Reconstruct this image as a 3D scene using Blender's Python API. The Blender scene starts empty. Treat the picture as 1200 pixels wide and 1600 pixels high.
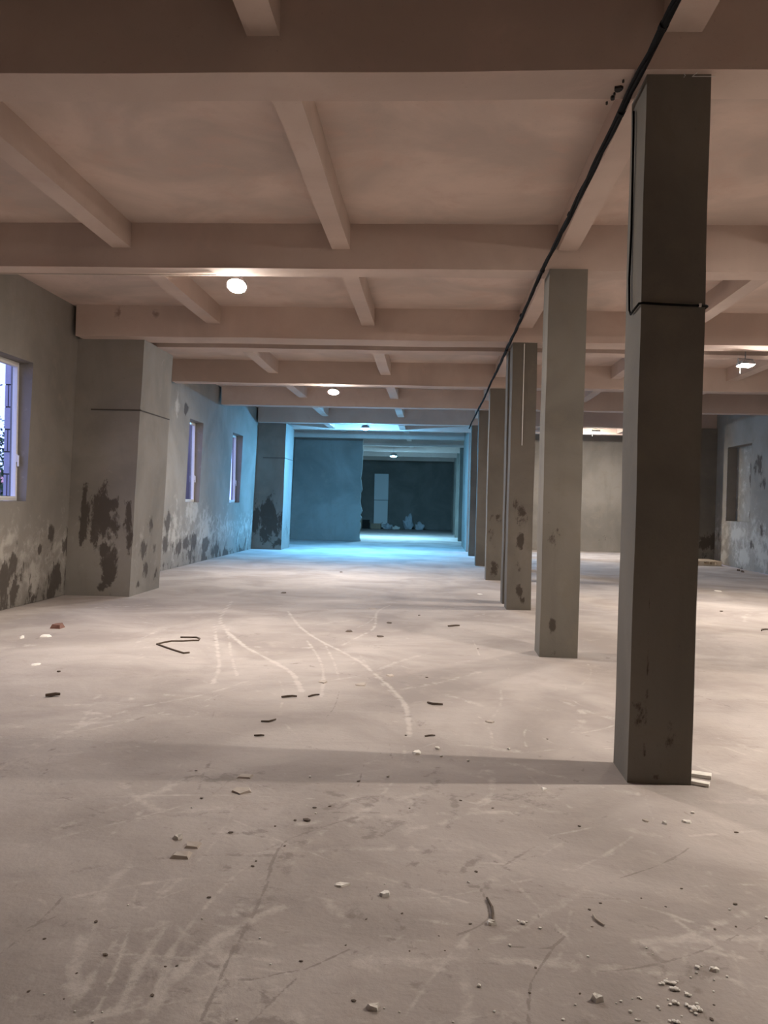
import bpy, bmesh, math, random
import numpy as np
from mathutils import Vector, Matrix
random.seed(7); RNG = np.random.default_rng(7)
S = bpy.context.scene
C = S.collection

# ------------------------------------------------------------------ camera
CAM_H = 1.65
F_PX, YAW, PITCH, ROLL = 1265.6, 0.0592, -0.0109, 0.0240
cy, sy, cp, sp = math.cos(YAW), math.sin(YAW), math.cos(PITCH), math.sin(PITCH)
FW = Vector((-sy*cp, cy*cp, sp)); RT = Vector((cy, sy, 0)); UP = RT.cross(FW)
R2 = RT*math.cos(ROLL) + UP*math.sin(ROLL); U2 = -RT*math.sin(ROLL) + UP*math.cos(ROLL)
cd = bpy.data.cameras.new('camera'); cam = bpy.data.objects.new('camera', cd); C.objects.link(cam)
cd.sensor_fit = 'HORIZONTAL'; cd.sensor_width = 36.0; cd.lens = F_PX*36.0/1200.0
cd.clip_end = 300
cam.matrix_world = Matrix(((R2.x, U2.x, -FW.x, 0), (R2.y, U2.y, -FW.y, 0), (R2.z, U2.z, -FW.z, CAM_H), (0, 0, 0, 1)))
S.camera = cam

# ------------------------------------------------------------------ world and exposure
w = bpy.data.worlds.new('dusk'); S.world = w; w.use_nodes = True
bg = w.node_tree.nodes['Background']
bg.inputs[0].default_value = (0.36, 0.45, 1.0, 1); bg.inputs[1].default_value = 3.0
S.view_settings.view_transform = 'Standard'; S.view_settings.look = 'None'
S.view_settings.exposure = 0.16; S.view_settings.gamma = 1.0
S.view_settings.use_curve_mapping = False
LAMP_WARM = (1.0, 0.90, 0.79); LAMP_COOL = (0.13, 0.52, 1.0)
P_WARM = 2100.0; P_COOL = 6600.0

# ------------------------------------------------------------------ pixel -> place
def ray(x, y): return FW + R2*((x-600)/F_PX) - U2*((y-800)/F_PX)
def onz(x, y, z=0.0):
    d = ray(x, y); t = (z-CAM_H)/d.z; return Vector((0, 0, CAM_H)) + d*t
def ony(x, y, Y):
    d = ray(x, y); return Vector((0, 0, CAM_H)) + d*(Y/d.y)
def onx(x, y, X):
    d = ray(x, y); return Vector((0, 0, CAM_H)) + d*(X/d.x)
WALL_B, WALL_K = -6.07, 0.035                      # left wall leans a little: X = B + K z
def wallx(z): return WALL_B + WALL_K*z
def onwall(x, y):
    d = ray(x, y); t = (WALL_B+WALL_K*CAM_H)/(d.x-WALL_K*d.z); return Vector((0, 0, CAM_H)) + d*t

# ------------------------------------------------------------------ materials
def new_mat(name):
    m = bpy.data.materials.new(name); m.use_nodes = True
    nt = m.node_tree; b = nt.nodes['Principled BSDF']
    return m, nt, b
def N(nt, typ, **kw):
    n = nt.nodes.new(typ)
    for k, v in kw.items(): setattr(n, k, v)
    return n
def link(nt, a, b): nt.links.new(a, b)
def noise(nt, pos, scale, detail=6, rough=0.6, dist=0.0):
    n = N(nt, 'ShaderNodeTexNoise'); n.inputs['Scale'].default_value = scale
    n.inputs['Detail'].default_value = detail; n.inputs['Roughness'].default_value = rough
    n.inputs['Distortion'].default_value = dist
    link(nt, pos, n.inputs['Vector']); return n.outputs['Fac']
def ramp(nt, fac, lo, hi):
    r = N(nt, 'ShaderNodeMapRange'); r.interpolation_type = 'SMOOTHSTEP'
    r.inputs['From Min'].default_value = lo; r.inputs['From Max'].default_value = hi
    link(nt, fac, r.inputs['Value']); return r.outputs['Result']
def mathn(nt, op, a, b):
    n = N(nt, 'ShaderNodeMath', operation=op)
    for i, v in enumerate((a, b)):
        if isinstance(v, (int, float)): n.inputs[i].default_value = v
        else: link(nt, v, n.inputs[i])
    return n.outputs[0]
def mix(nt, fac, a, b):
    n = N(nt, 'ShaderNodeMix', data_type='RGBA')
    if isinstance(fac, (int, float)): n.inputs[0].default_value = fac
    else: link(nt, fac, n.inputs[0])
    for s, v in ((n.inputs[6], a), (n.inputs[7], b)):
        if isinstance(v, tuple): s.default_value = (*v, 1)
        else: link(nt, v, s)
    return n.outputs[2]
def concrete(name, c1, c2, c3, stain=None, pale=None, bump=0.25, rough=0.9, big=0.55, mid=3.2, streak=None, fine=45.0):
    """mottled plaster / concrete; 'stain' and 'pale' are surface marks stored on the mesh"""
    m, nt, b = new_mat(name)
    g = N(nt, 'ShaderNodeNewGeometry'); pos = g.outputs['Position']
    n1 = noise(nt, pos, big, 5, 0.55, 0.6); n2 = noise(nt, pos, mid, 8, 0.65, 0.3); n3 = noise(nt, pos, fine, 4, 0.6)
    col = mix(nt, ramp(nt, n1, 0.32, 0.68), c1, c2)
    col = mix(nt, ramp(nt, n2, 0.48, 0.75), col, c3)
    if streak:
        mp = N(nt, 'ShaderNodeMapping'); mp.inputs['Scale'].default_value = streak
        link(nt, pos, mp.inputs['Vector'])
        ns = noise(nt, mp.outputs[0], 1.0, 6, 0.6, 0.4)
        col = mix(nt, mathn(nt, 'MULTIPLY', ramp(nt, ns, 0.5, 0.8), 0.55), col, c1)
    sp_ = mathn(nt, 'MULTIPLY', ramp(nt, n3, 0.62, 0.78), 0.35)
    col = mix(nt, sp_, col, tuple(v*0.62 for v in c1))
    if pale:
        a = N(nt, 'ShaderNodeAttribute', attribute_name='pale')
        pn = noise(nt, pos, pale[1], 6, 0.7, 0.4)
        f = ramp(nt, mathn(nt, 'ADD', a.outputs['Fac'], mathn(nt, 'MULTIPLY', mathn(nt, 'SUBTRACT', pn, 0.5), pale[2])), 0.30, 0.85)
        col = mix(nt, mathn(nt, 'MULTIPLY', f, pale[3]), col, pale[0])
    if stain:
        a = N(nt, 'ShaderNodeAttribute', attribute_name='stain')
        mp2 = N(nt, 'ShaderNodeMapping'); mp2.inputs['Scale'].default_value = stain[4] if len(stain) > 4 else (1, 1, 1); link(nt, pos, mp2.inputs['Vector'])
        pn = noise(nt, mp2.outputs[0], stain[1], 9, 0.72, 0.3)
        f = ramp(nt, mathn(nt, 'ADD', a.outputs['Fac'], mathn(nt, 'MULTIPLY', mathn(nt, 'SUBTRACT', pn, 0.5), stain[2])), 0.40, 0.62)
        col = mix(nt, mathn(nt, 'MULTIPLY', f, stain[3]), col, stain[0])
    link(nt, col, b.inputs['Base Color'])
    b.inputs['Roughness'].default_value = rough; b.inputs['Specular IOR Level'].default_value = 0.25
    bp = N(nt, 'ShaderNodeBump'); bp.inputs['Strength'].default_value = bump; bp.inputs['Distance'].default_value = 0.02
    link(nt, mathn(nt, 'ADD', n2, mathn(nt, 'MULTIPLY', n3, 0.35)), bp.inputs['Height'])
    link(nt, bp.outputs[0], b.inputs['Normal'])
    return m
def plain(name, c, rough=0.7, metal=0.0, var=0.25, scale=30):
    m, nt, b = new_mat(name)
    g = N(nt, 'ShaderNodeNewGeometry'); n1 = noise(nt, g.outputs['Position'], scale, 4)
    link(nt, mix(nt, n1, tuple(v*(1-var) for v in c), tuple(min(1, v*(1+var)) for v in c)), b.inputs['Base Color'])
    b.inputs['Roughness'].default_value = rough; b.inputs['Metallic'].default_value = metal
    return m
def emitter(name, col, strength):
    m, nt, b = new_mat(name)
    b.inputs['Base Color'].default_value = (*col, 1)
    b.inputs['Emission Color'].default_value = (*col, 1); b.inputs['Emission Strength'].default_value = strength
    return m
def glass_mat():
    m, nt, b = new_mat('window_glass'); nt.nodes.remove(b)
    o = nt.nodes['Material Output']; t = N(nt, 'ShaderNodeBsdfTransparent'); gl = N(nt, 'ShaderNodeBsdfGlossy')
    t.inputs[0].default_value = (0.93, 0.95, 0.97, 1); gl.inputs['Roughness'].default_value = 0.03
    fr = N(nt, 'ShaderNodeFresnel'); fr.inputs[0].default_value = 1.45
    mx = N(nt, 'ShaderNodeMixShader'); gi = N(nt, 'ShaderNodeNewGeometry'); link(nt, mathn(nt, 'MULTIPLY', fr.outputs[0], mathn(nt, 'SUBTRACT', 1.0, gi.outputs['Backfacing'])), mx.inputs[0]); link(nt, t.outputs[0], mx.inputs[1]); link(nt, gl.outputs[0], mx.inputs[2])
    link(nt, mx.outputs[0], o.inputs[0]); return m
M = {}
M['ceiling'] = concrete('ceiling_plaster', (0.47, 0.39, 0.345), (0.64, 0.515, 0.45), (0.55, 0.415, 0.355), bump=0.15, mid=2.2, big=0.8)
M['beam'] = concrete('beam_plaster', (0.47, 0.375, 0.325), (0.59, 0.48, 0.42), (0.53, 0.41, 0.355), bump=0.12, mid=2.6, stain=((0.17, 0.115, 0.09), 5.0, 1.0, 0.6))
M['wall'] = concrete('wall_render', (0.20, 0.185, 0.165), (0.28, 0.26, 0.235), (0.25, 0.225, 0.195),
                     stain=((0.062, 0.05, 0.042), 4.5, 2.3, 0.85, (1, 1, 0.5)), pale=((0.50, 0.47, 0.43), 4.0, 2.2, 0.6), bump=0.3, streak=(2.2, 2.2, 0.35))
M['column'] = concrete('column_render', (0.138, 0.126, 0.108), (0.205, 0.187, 0.16), (0.176, 0.156, 0.126),
                       stain=((0.055, 0.043, 0.034), 7.0, 1.8, 0.85, (1, 1, 0.6)), bump=0.2, streak=(3.0, 3.0, 0.3))
M['floor'] = concrete('dusty_floor', (0.31, 0.27, 0.25), (0.46, 0.412, 0.385), (0.40, 0.35, 0.32),
                      stain=((0.21, 0.18, 0.16), 9.0, 1.7, 0.6), pale=((0.60, 0.55, 0.515), 7.0, 1.9, 0.6), bump=0.45, big=0.75, mid=2.6, fine=22.0, streak=(1.1, 4.5, 1.0))
M['cable'] = plain('black_cable', (0.008, 0.007, 0.007), 0.95)
M['cable'].node_tree.nodes['Principled BSDF'].inputs['Specular IOR Level'].default_value = 0.1
M['white_plastic'] = plain('white_plastic', (0.75, 0.74, 0.72), 0.4, var=0.05)
M['chip'] = plain('white_plaster_chip', (0.80, 0.77, 0.72), 0.9, var=0.18)
M['tile'] = plain('grey_tile_shard', (0.43, 0.37, 0.32), 0.85, var=0.15)
M['wood'] = plain('dark_wood', (0.10, 0.07, 0.05), 0.85, var=0.35)
M['brick'] = plain('brick_red', (0.20, 0.10, 0.075), 0.9, var=0.3)
M['palewood'] = plain('pale_wood', (0.55, 0.46, 0.35), 0.8, var=0.2, scale=12)
M['metal'] = plain('grey_metal', (0.28, 0.28, 0.29), 0.45, 0.7, var=0.15)
M['dark'] = plain('dark_hole', (0.03, 0.025, 0.022), 0.95)
M['seam'] = plain('dark_seam', (0.07, 0.06, 0.052), 0.95)
M['warm_lamp'] = emitter('warm_lamp_glow', LAMP_WARM, P_WARM)
M['cool_lamp'] = emitter('cool_lamp_glow', LAMP_COOL, P_COOL)
M['glass'] = glass_mat()
M['bag'] = plain('white_sack', (0.55, 0.58, 0.62), 0.7, var=0.25, scale=4)
M['card'] = plain('cardboard', (0.36, 0.27, 0.19), 0.85, var=0.2)
M['leaf'] = plain('leaf_green', (0.045, 0.10, 0.035), 0.7, var=0.5, scale=9)
M['panel'] = plain('grey_fence_block', (0.40, 0.36, 0.40), 0.8, var=0.2, scale=5)
M['yard'] = plain('yard_soil', (0.14, 0.11, 0.09), 0.95, var=0.3, scale=2)
M['rooftile'] = plain('pink_roof_sheet', (0.55, 0.22, 0.18), 0.7, var=0.15)
M['render'] = plain('outer_render', (0.20, 0.17, 0.20), 0.9, var=0.25, scale=1.5)

# ------------------------------------------------------------------ mesh helpers
def tag(o, label=None, cat=None, group=None, kind=None):
    for k, v in (('label', label), ('category', cat), ('group', group), ('kind', kind)):
        if v: o[k] = v
    return o
def obj_from(name, me, mat, parent=None, loc=None):
    o = bpy.data.objects.new(name, me); C.objects.link(o)
    if mat and not me.materials: me.materials.append(mat)
    if loc is not None: o.location = loc
    if parent: o.parent = parent
    return o
def empty(name, loc, rz=0.0):
    o = bpy.data.objects.new(name, None); o.empty_display_size = 0.2; C.objects.link(o); o.location = loc; o.rotation_euler.z = rz
    return o
class MB:
    def __init__(s): s.v = []; s.f = []
    def add(s, vs, fs):
        k = len(s.v); s.v += [tuple(v) for v in vs]; s.f += [tuple(i+k for i in f) for f in fs]; return s
    def box(s, x0, x1, y0, y1, z0, z1):
        return s.add([(x0, y0, z0), (x1, y0, z0), (x1, y1, z0), (x0, y1, z0), (x0, y0, z1), (x1, y0, z1), (x1, y1, z1), (x0, y1, z1)],
                     [(3, 2, 1, 0), (4, 5, 6, 7), (0, 1, 5, 4), (1, 2, 6, 5), (2, 3, 7, 6), (3, 0, 4, 7)])
    def tube(s, pts, r, n=8, cap=True):
        pts = [Vector(p) for p in pts]; rings = []
        for i, p in enumerate(pts):
            d = (pts[min(i+1, len(pts)-1)] - pts[max(i-1, 0)]).normalized()
            a = d.cross(Vector((0, 0, 1)) if abs(d.z) < 0.9 else Vector((1, 0, 0))).normalized(); b = d.cross(a)
            rr = r[i] if isinstance(r, (list, tuple)) else r
            rings.append([p + a*rr*math.cos(2*math.pi*k/n) + b*rr*math.sin(2*math.pi*k/n) for k in range(n)])
        vs = [v for R in rings for v in R]; fs = []
        for i in range(len(rings)-1):
            for k in range(n): fs.append((i*n+k, i*n+(k+1) % n, (i+1)*n+(k+1) % n, (i+1)*n+k))
        if cap: fs += [tuple(range(n-1, -1, -1)), tuple((len(rings)-1)*n+k for k in range(n))]
        return s.add(vs, fs)
    def lathe(s, prof, cx=0, cy_=0, n=20):
        vs = []; fs = []
        for r, z in prof: vs += [(cx+r*math.cos(2*math.pi*k/n), cy_+r*math.sin(2*math.pi*k/n), z) for k in range(n)]
        for i in range(len(prof)-1):
            for k in range(n): fs.append((i*n+k, i*n+(k+1) % n, (i+1)*n+(k+1) % n, (i+1)*n+k))
        fs += [tuple(range(n-1, -1, -1)), tuple((len(prof)-1)*n+k for k in range(n))]
        return s.add(vs, fs)
    def build(s, name, mat, parent=None, loc=None, smooth=False, bevel=0.0):
        me = bpy.data.meshes.new(name); me.from_pydata(s.v, [], s.f); me.update()
        if bevel:
            bm = bmesh.new(); bm.from_mesh(me)
            bmesh.ops.bevel(bm, geom=bm.edges[:], offset=bevel, segments=2, affect='EDGES', profile=0.6)
            bm.to_mesh(me); bm.free()
        bm = bmesh.new(); bm.from_mesh(me); bmesh.ops.recalc_face_normals(bm, faces=bm.faces); bm.to_mesh(me); bm.free()
        if smooth:
            for p in me.polygons: p.use_smooth = True
        return obj_from(name, me, mat, parent, loc)
def wob(P, a=0.006):
    x, y, z = P[:, 0], P[:, 1], P[:, 2]
    d = np.stack([np.sin(2.1*y+1.7*z+0.3*x)+0.5*np.sin(5.3*z+1.1*y), np.sin(1.9*x+2.3*z)+0.5*np.sin(4.7*z+2.9*x), 0.5*np.sin(1.3*x+0.9*y)+0.4*np.sin(3.1*x+2.3*y)], 1)
    return P + a*d
def raw_mesh(name, P, Q, attrs=None):
    me = bpy.data.meshes.new(name); n = len(P); k = len(Q)
    me.vertices.add(n); me.vertices.foreach_set('co', np.ascontiguousarray(P, np.float32).ravel())
    me.loops.add(4*k); me.loops.foreach_set('vertex_index', np.ascontiguousarray(Q, np.int32).ravel())
    me.polygons.add(k); me.polygons.foreach_set('loop_start', np.arange(0, 4*k, 4, dtype=np.int32)); 
    me.update(calc_edges=True); me.validate()
    for nm, val in (attrs or {}).items():
        a = me.attributes.new(nm, 'FLOAT', 'POINT'); a.data.foreach_set('value', np.ascontiguousarray(val, np.float32))
    return me
def grid(us, vs, fn, keep=None):
    U, V = np.meshgrid(us, vs, indexing='ij'); P = fn(U.ravel(), V.ravel())
    nu, nv = len(us), len(vs); i, j = np.meshgrid(np.arange(nu-1), np.arange(nv-1), indexing='ij')
    if keep is not None:
        um, vm = (us[:-1]+us[1:])/2, (vs[:-1]+vs[1:])/2
        k = keep(um[i], vm[j]); i = i[k]; j = j[k]
    i = i.ravel(); j = j.ravel()
    return P, np.stack([i*nv+j, (i+1)*nv+j, (i+1)*nv+j+1, i*nv+j+1], 1)
def lin(a, b, res): return np.linspace(a, b, max(2, int(math.ceil(abs(b-a)/res))+1))
def gbox(x0, x1, y0, y1, z0, z1, res, shear=None):
    X, Y, Z = lin(x0, x1, res), lin(y0, y1, res), lin(z0, z1, res); Ps = []; Qs = []; n = 0
    one = np.ones_like
    for us, vs, fn, flip in ((X, Z, lambda u, v: np.stack([u, y0*one(u), v], 1), 0), (X, Z, lambda u, v: np.stack([u, y1*one(u), v], 1), 1),
                       (Y, Z, lambda u, v: np.stack([x0*one(u), u, v], 1), 1), (Y, Z, lambda u, v: np.stack([x1*one(u), u, v], 1), 0),
                       (X, Y, lambda u, v: np.stack([u, v, z0*one(u)], 1), 1), (X, Y, lambda u, v: np.stack([u, v, z1*one(u)], 1), 0)):
        P, Q = grid(us, vs, fn); Ps.append(P); Qs.append((Q[:, ::-1] if flip else Q)+n); n += len(P)
    P = np.concatenate(Ps); Q = np.concatenate(Qs)
    if shear: P = shear(P)
    return P, Q
def blob(a, b, ca, cb, ra, rb):                    # soft ellipse in two surface coordinates
    return np.exp(-1.0*(((a-ca)/ra)**2 + ((b-cb)/rb)**2))
def placed(name, P, Q, mat, attrs=None, parent=None):
    """mesh given in place; its origin goes to the middle of its base"""
    o = np.array([(P[:, 0].min()+P[:, 0].max())/2, (P[:, 1].min()+P[:, 1].max())/2, P[:, 2].min()])
    return obj_from(name, raw_mesh(name, P-o, Q, attrs), mat, parent, tuple(o))

# ------------------------------------------------------------------ sizes of the hall
SLAB, SOFF, SEC = 4.75, 4.25, 4.47
XR, YB, YF = 8.95, -4.0, 53.0
XC0, XC1 = 1.22, 1.597
# main beams: (front Y at left end, front Y at right end)
MAINS = [(0.80, 0.80), (4.89, 4.91), (9.0, 9.03), (12.84, 13.04), (13.72, 13.86), (17.74, 18.03), (21.92, 22.0), (26.65, 26.3),
         (28.4, 28.4), (32.5, 32.5), (36.6, 36.6), (40.7, 40.7), (44.8, 44.8), (49.0, 49.0)]
BW = [0.34, 0.35, 0.33, 0.50, 0.36, 0.34, 0.34, 0.34, 0.34, 0.34, 0.34, 0.34, 0.34, 0.34]

# ------------------------------------------------------------------ floor
xs = np.unique(np.round(np.concatenate([lin(-6.2, -2.6, 0.06), lin(-2.6, -1.8, 0.02), lin(-1.8, 2.2, 0.010), lin(2.2, 2.7, 0.02), lin(2.7, 9.0, 0.07)]), 4))
ys = np.unique(np.round(np.concatenate([lin(-4.1, 2.2, 0.3), lin(2.2, 4.6, 0.010), lin(4.6, 6.4, 0.016), lin(6.4, 11, 0.028), lin(11, 18, 0.06), lin(18, 30, 0.15), lin(30, 53.2, 0.8)]), 4))
P, Q = grid(xs, ys, lambda u, v: np.stack([u, v, 0*u], 1))
pale = np.zeros(len(P)); stn = np.zeros(len(P))
GS = (len(xs), len(ys))
def smooth_line(pts):
    out = []
    for i in range(len(pts)-1):
        p0 = pts[max(i-1, 0)]; p1 = pts[i]; p2 = pts[i+1]; p3 = pts[min(i+2, len(pts)-1)]
        for t in np.linspace(0, 1, 7)[:-1]:
            out.append(0.5*((2*p1)+(p2-p0)*t+(2*p0-5*p1+4*p2-p3)*t*t+(3*p1-p0-3*p2+p3)*t**3))
    out.append(pts[-1]); return out
def stroke_w(arr, line, wid, amp):
    A = arr.reshape(GS); n = len(line)-1
    for k, (a, b) in enumerate(zip(line[:-1], line[1:])):
        m_ = 1.3*wid
        i0, i1 = np.searchsorted(xs, [min(a[0], b[0])-m_, max(a[0], b[0])+m_]); j0, j1 = np.searchsorted(ys, [min(a[1], b[1])-m_, max(a[1], b[1])+m_])
        if i1 <= i0 or j1 <= j0: continue
        ax = xs[i0:i1, None]-a[0]; ay = ys[None, j0:j1]-a[1]; dx, dy = b[0]-a[0], b[1]-a[1]; L = dx*dx+dy*dy+1e-9
        t = np.clip((ax*dx+ay*dy)/L, 0, 1); d = np.hypot(ax-t*dx, ay-t*dy)
        A[i0:i1, j0:j1] = np.maximum(A[i0:i1, j0:j1], amp*np.clip(1.3-d/wid, 0, 1))
def stroke(arr, px, wid, amp): stroke_w(arr, smooth_line([onz(*q) for q in px]), wid, amp)
TRACKS = [([(362, 940), (345, 965), (350, 980), (380, 1007), (425, 1032), (455, 1050), (472, 1080)], 0.07, 0.8),
          ([(335, 975), (340, 1015), (342, 1045), (332, 1067)], 0.06, 0.7), ([(357, 980), (360, 1015), (370, 1055)], 0.05, 0.6),
          ([(450, 955), (470, 980), (500, 1000), (530, 1015), (565, 1035), (600, 1065), (632, 1100), (640, 1150)], 0.06, 0.75),
          ([(480, 1000), (500, 1030), (505, 1055), (502, 1090)], 0.05, 0.6), ([(508, 1005), (522, 1035), (530, 1060)], 0.045, 0.55),
          ([(200, 1037), (210, 1010), (235, 990), (265, 982)], 0.05, 0.55), ([(220, 1030), (228, 1008), (250, 994)], 0.05, 0.45),
          ([(535, 1007), (565, 992), (585, 980), (590, 955), (610, 945)], 0.06, 0.6), ([(125, 1130), (145, 1100), (158, 1082)], 0.05, 0.55),
          ([(202, 1115), (205, 1080)], 0.05, 0.45), ([(0, 1200), (50, 1170), (150, 1125), (225, 1102), (310, 1086), (400, 1060)], 0.06, 0.5),
          ([(256, 1452), (224, 1500), (184, 1580)], 0.045, 0.6), ([(272, 1476), (256, 1524), (224, 1596)], 0.045, 0.55),
          ([(160, 1500), (116, 1568), (96, 1600)], 0.04, 0.5), ([(152, 1428), (124, 1500)], 0.04, 0.45), ([(380, 1400), (350, 1470), (330, 1500)], 0.05, 0.45),
          ([(300, 1440), (400, 1455), (480, 1475)], 0.035, 0.5), ([(520, 1500), (620, 1505), (720, 1520)], 0.035, 0.45), ([(640, 1300), (760, 1330), (900, 1400)], 0.05, 0.4),
          ([(739, 1000), (750, 1025)], 0.03, 0.6), ([(560, 1020), (590, 1060), (620, 1090)], 0.05, 0.5), ([(1000, 1490), (1100, 1450), (1200, 1410)], 0.06, 0.4),
          ([(650, 1230), (640, 1290), (660, 1350)], 0.08, 0.35), ([(20, 1560), (100, 1470), (160, 1420)], 0.05, 0.4)]
CRACKS = [([(447, 1312), (428, 1338), (410, 1400), (375, 1465), (352, 1510), (340, 1540), (312, 1595)], 0.014, 0.75),
          ([(350, 1530), (395, 1530), (440, 1520), (482, 1512), (545, 1483)], 0.009, 0.75), ([(545, 1483), (600, 1505), (640, 1520)], 0.009, 0.5), ([(482, 1512), (440, 1550), (398, 1592)], 0.009, 0.62),
          ([(715, 1460), (748, 1446), (764, 1433)], 0.009, 0.75), ([(764, 1433), (762, 1408), (748, 1385)], 0.010, 0.7), ([(795, 1478), (850, 1481), (868, 1475), (882, 1462)], 0.009, 0.8),
          ([(868, 1475), (838, 1520), (828, 1545), (825, 1600)], 0.010, 0.7), ([(882, 1462), (850, 1440), (838, 1425)], 0.009, 0.6),
          ([(968, 1371), (995, 1362), (1030, 1350), (1060, 1335), (1076, 1324)], 0.011, 0.72), ([(1200, 1430), (1150, 1460), (1085, 1488), (1000, 1510), (920, 1518)], 0.016, 0.62),
          ([(560, 1360), (575, 1390), (590, 1420)], 0.010, 0.6), ([(800, 1268), (860, 1300), (940, 1345)], 0.014, 0.58), ([(530, 1080), (523, 1103), (510, 1120)], 0.02, 0.6),
          ([(576, 1165), (566, 1205), (560, 1228)], 0.014, 0.58), ([(609, 1162), (613, 1192)], 0.014, 0.58), ([(605, 1410), (630, 1450), (680, 1470)], 0.03, 0.5),
          ([(1050, 1255), (1110, 1290), (1190, 1300)], 0.03, 0.45), ([(40, 1450), (90, 1430)], 0.012, 0.6), ([(0, 1490), (60, 1440), (100, 1400)], 0.02, 0.5),
          ([(640, 1480), (560, 1440), (480, 1400)], 0.03, 0.45), ([(330, 1075), (336, 1100), (330, 1125)], 0.02, 0.55), ([(0, 1215), (50, 1185), (150, 1140), (240, 1115)], 0.05, 0.44)]
for px, wd, a in TRACKS: stroke(pale, px, wd*0.55, a*0.95)
for px, wd, a in CRACKS: stroke(stn, px, max(0.0075, wd*0.55), a*0.9)
RF = random.Random(21)
for k in range(620):                                # wheel, broom and trowel scuffs all over the slab
    yy = 2.3+10.5*RF.random()**1.6; xx = RF.uniform(-0.62, 0.55)*yy+RF.uniform(-.3, .3); ang = RF.choice((0.25, 0.5, -0.45, 1.2, 1.9, 2.6))+RF.gauss(0, 0.35); R_ = RF.choice((-1, 1))*RF.uniform(0.9, 5.0); L_ = RF.uniform(0.25, 1.5)
    line = []; x_, y_ = xx, yy
    for q in range(9):
        line.append((x_, y_)); ang += L_/8/R_; x_ += L_/8*math.cos(ang); y_ += L_/8*math.sin(ang)
    if k % 5 < 3: stroke_w(pale, line, RF.choice((0.008, 0.010, 0.013, 0.03))*(1+0.12*yy), RF.uniform(0.22, 0.52))
    else: stroke_w(stn, line, RF.choice((0.010, 0.013, 0.03, 0.08))*(1+0.1*yy), RF.uniform(0.2, 0.42))
for k in range(70):                                 # broader dusty and dirty patches
    yy = 2.3+13*RF.random()**1.5; xx = RF.uniform(-0.6, 0.6)*yy; r1 = RF.uniform(0.12, 0.5); r2 = RF.uniform(0.08, 0.3); c_, s_ = math.cos(k), math.sin(k)
    A = (pale if k % 2 else stn).reshape(GS); i0, i1 = np.searchsorted(xs, [xx-1.2, xx+1.2]); j0, j1 = np.searchsorted(ys, [yy-1.2, yy+1.2])
    dx = xs[i0:i1, None]-xx; dy = ys[None, j0:j1]-yy; A[i0:i1, j0:j1] += RF.uniform(0.10, 0.24)*np.exp(-((dx*c_+dy*s_)/r1)**2-((dy*c_-dx*s_)/r2)**2)
P[:, 2] = 0.004*np.sin(1.1*P[:, 0]+0.7*P[:, 1])*np.sin(0.9*P[:, 1]-0.5) - 0.004 - 0.004*np.clip(stn-0.45, 0, 1)
def floor_z(x, y): return 0.004*math.sin(1.1*x+0.7*y)*math.sin(0.9*y-0.5) - 0.004
tag(obj_from('floor', raw_mesh('floor', P, Q, {'pale': pale, 'stain': stn}), M['floor']), 'dusty grey concrete floor with tyre tracks and cracks', 'floor', kind='structure')

# ------------------------------------------------------------------ ceiling slab
tag(MB().box(-6.3, XR+0.3, YB-0.3, YF+0.3, SLAB, SLAB+0.25).build('ceiling', M['ceiling']), 'bare plastered concrete ceiling slab', 'ceiling', kind='structure')

# ------------------------------------------------------------------ left wall with window openings
WIN = [(10.42, 11.68, 1.55, 3.60), (19.45, 20.62, 1.56, 3.60), (23.72, 25.0, 1.56, 3.64), (6.1, 7.36, 1.55, 3.60)]
ul = [lin(YB, 8, 0.5), lin(8, 30, 0.07), lin(30, YF, 0.5)] + [np.array([a, b]) for a, b, c, d in WIN]
us = np.unique(np.round(np.concatenate(ul), 3))
vs = np.unique(np.round(np.concatenate([lin(0, SLAB, 0.07)] + [np.array([c, d]) for a, b, c, d in WIN]), 3))
def holes(u, v):
    k = np.ones(u.shape, bool)
    for a, b, c, d in WIN: k &= ~((u > a) & (u < b) & (v > c) & (v < d))
    return k
P, Q = grid(us, vs, lambda u, v: np.stack([WALL_B+WALL_K*v, u, v], 1), holes)
st = 0.42*np.clip((1.5-P[:, 2])/1.3, 0, 1); pl = 0.55*np.clip(1-np.abs(P[:, 2]-0.75)/0.95, 0, 1)
P0 = P.copy()
def wall_blob(arr, px, py, rx, ry, amp=1.0, sharp=1.0):
    c = onwall(px, py); a = onwall(px-rx, py); b = onwall(px+rx, py); t = onwall(px, py-ry)
    arr[:] = np.maximum(arr, amp*blob(P0[:, 1], P0[:, 2], c.y, c.z, abs(b.y-a.y)/2, abs(t.z-c.z)))
for q in [(4, 905, 14, 30), (22, 925, 9, 22), (20, 880, 8, 20), (86, 905, 14, 28), (76, 928, 6, 14), (122, 800, 12, 48), (112, 845, 14, 30), (122, 880, 8, 45), (105, 905, 7, 25),
          (52, 935, 4, 10), (62, 860, 6, 10), (80, 830, 5, 16), (302, 845, 7, 18), (322, 850, 8, 14), (290, 850, 5, 14), (318, 875, 7, 10), (335, 862, 6, 14), (262, 815, 5, 22), (259, 850, 5, 20), (278, 858, 6, 14), (291, 640, 5, 10),
          (352, 865, 6, 10), (376, 862, 5, 8)]:
    wall_blob(st, *q, amp=0.95)
for q in [(50, 900, 16, 40), (2, 860, 8, 30), (300, 800, 12, 22), (273, 830, 5, 50), (320, 830, 14, 40), (277, 635, 4, 22), (15, 840, 12, 14)]:
    wall_blob(pl, *q, amp=0.9)
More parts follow.
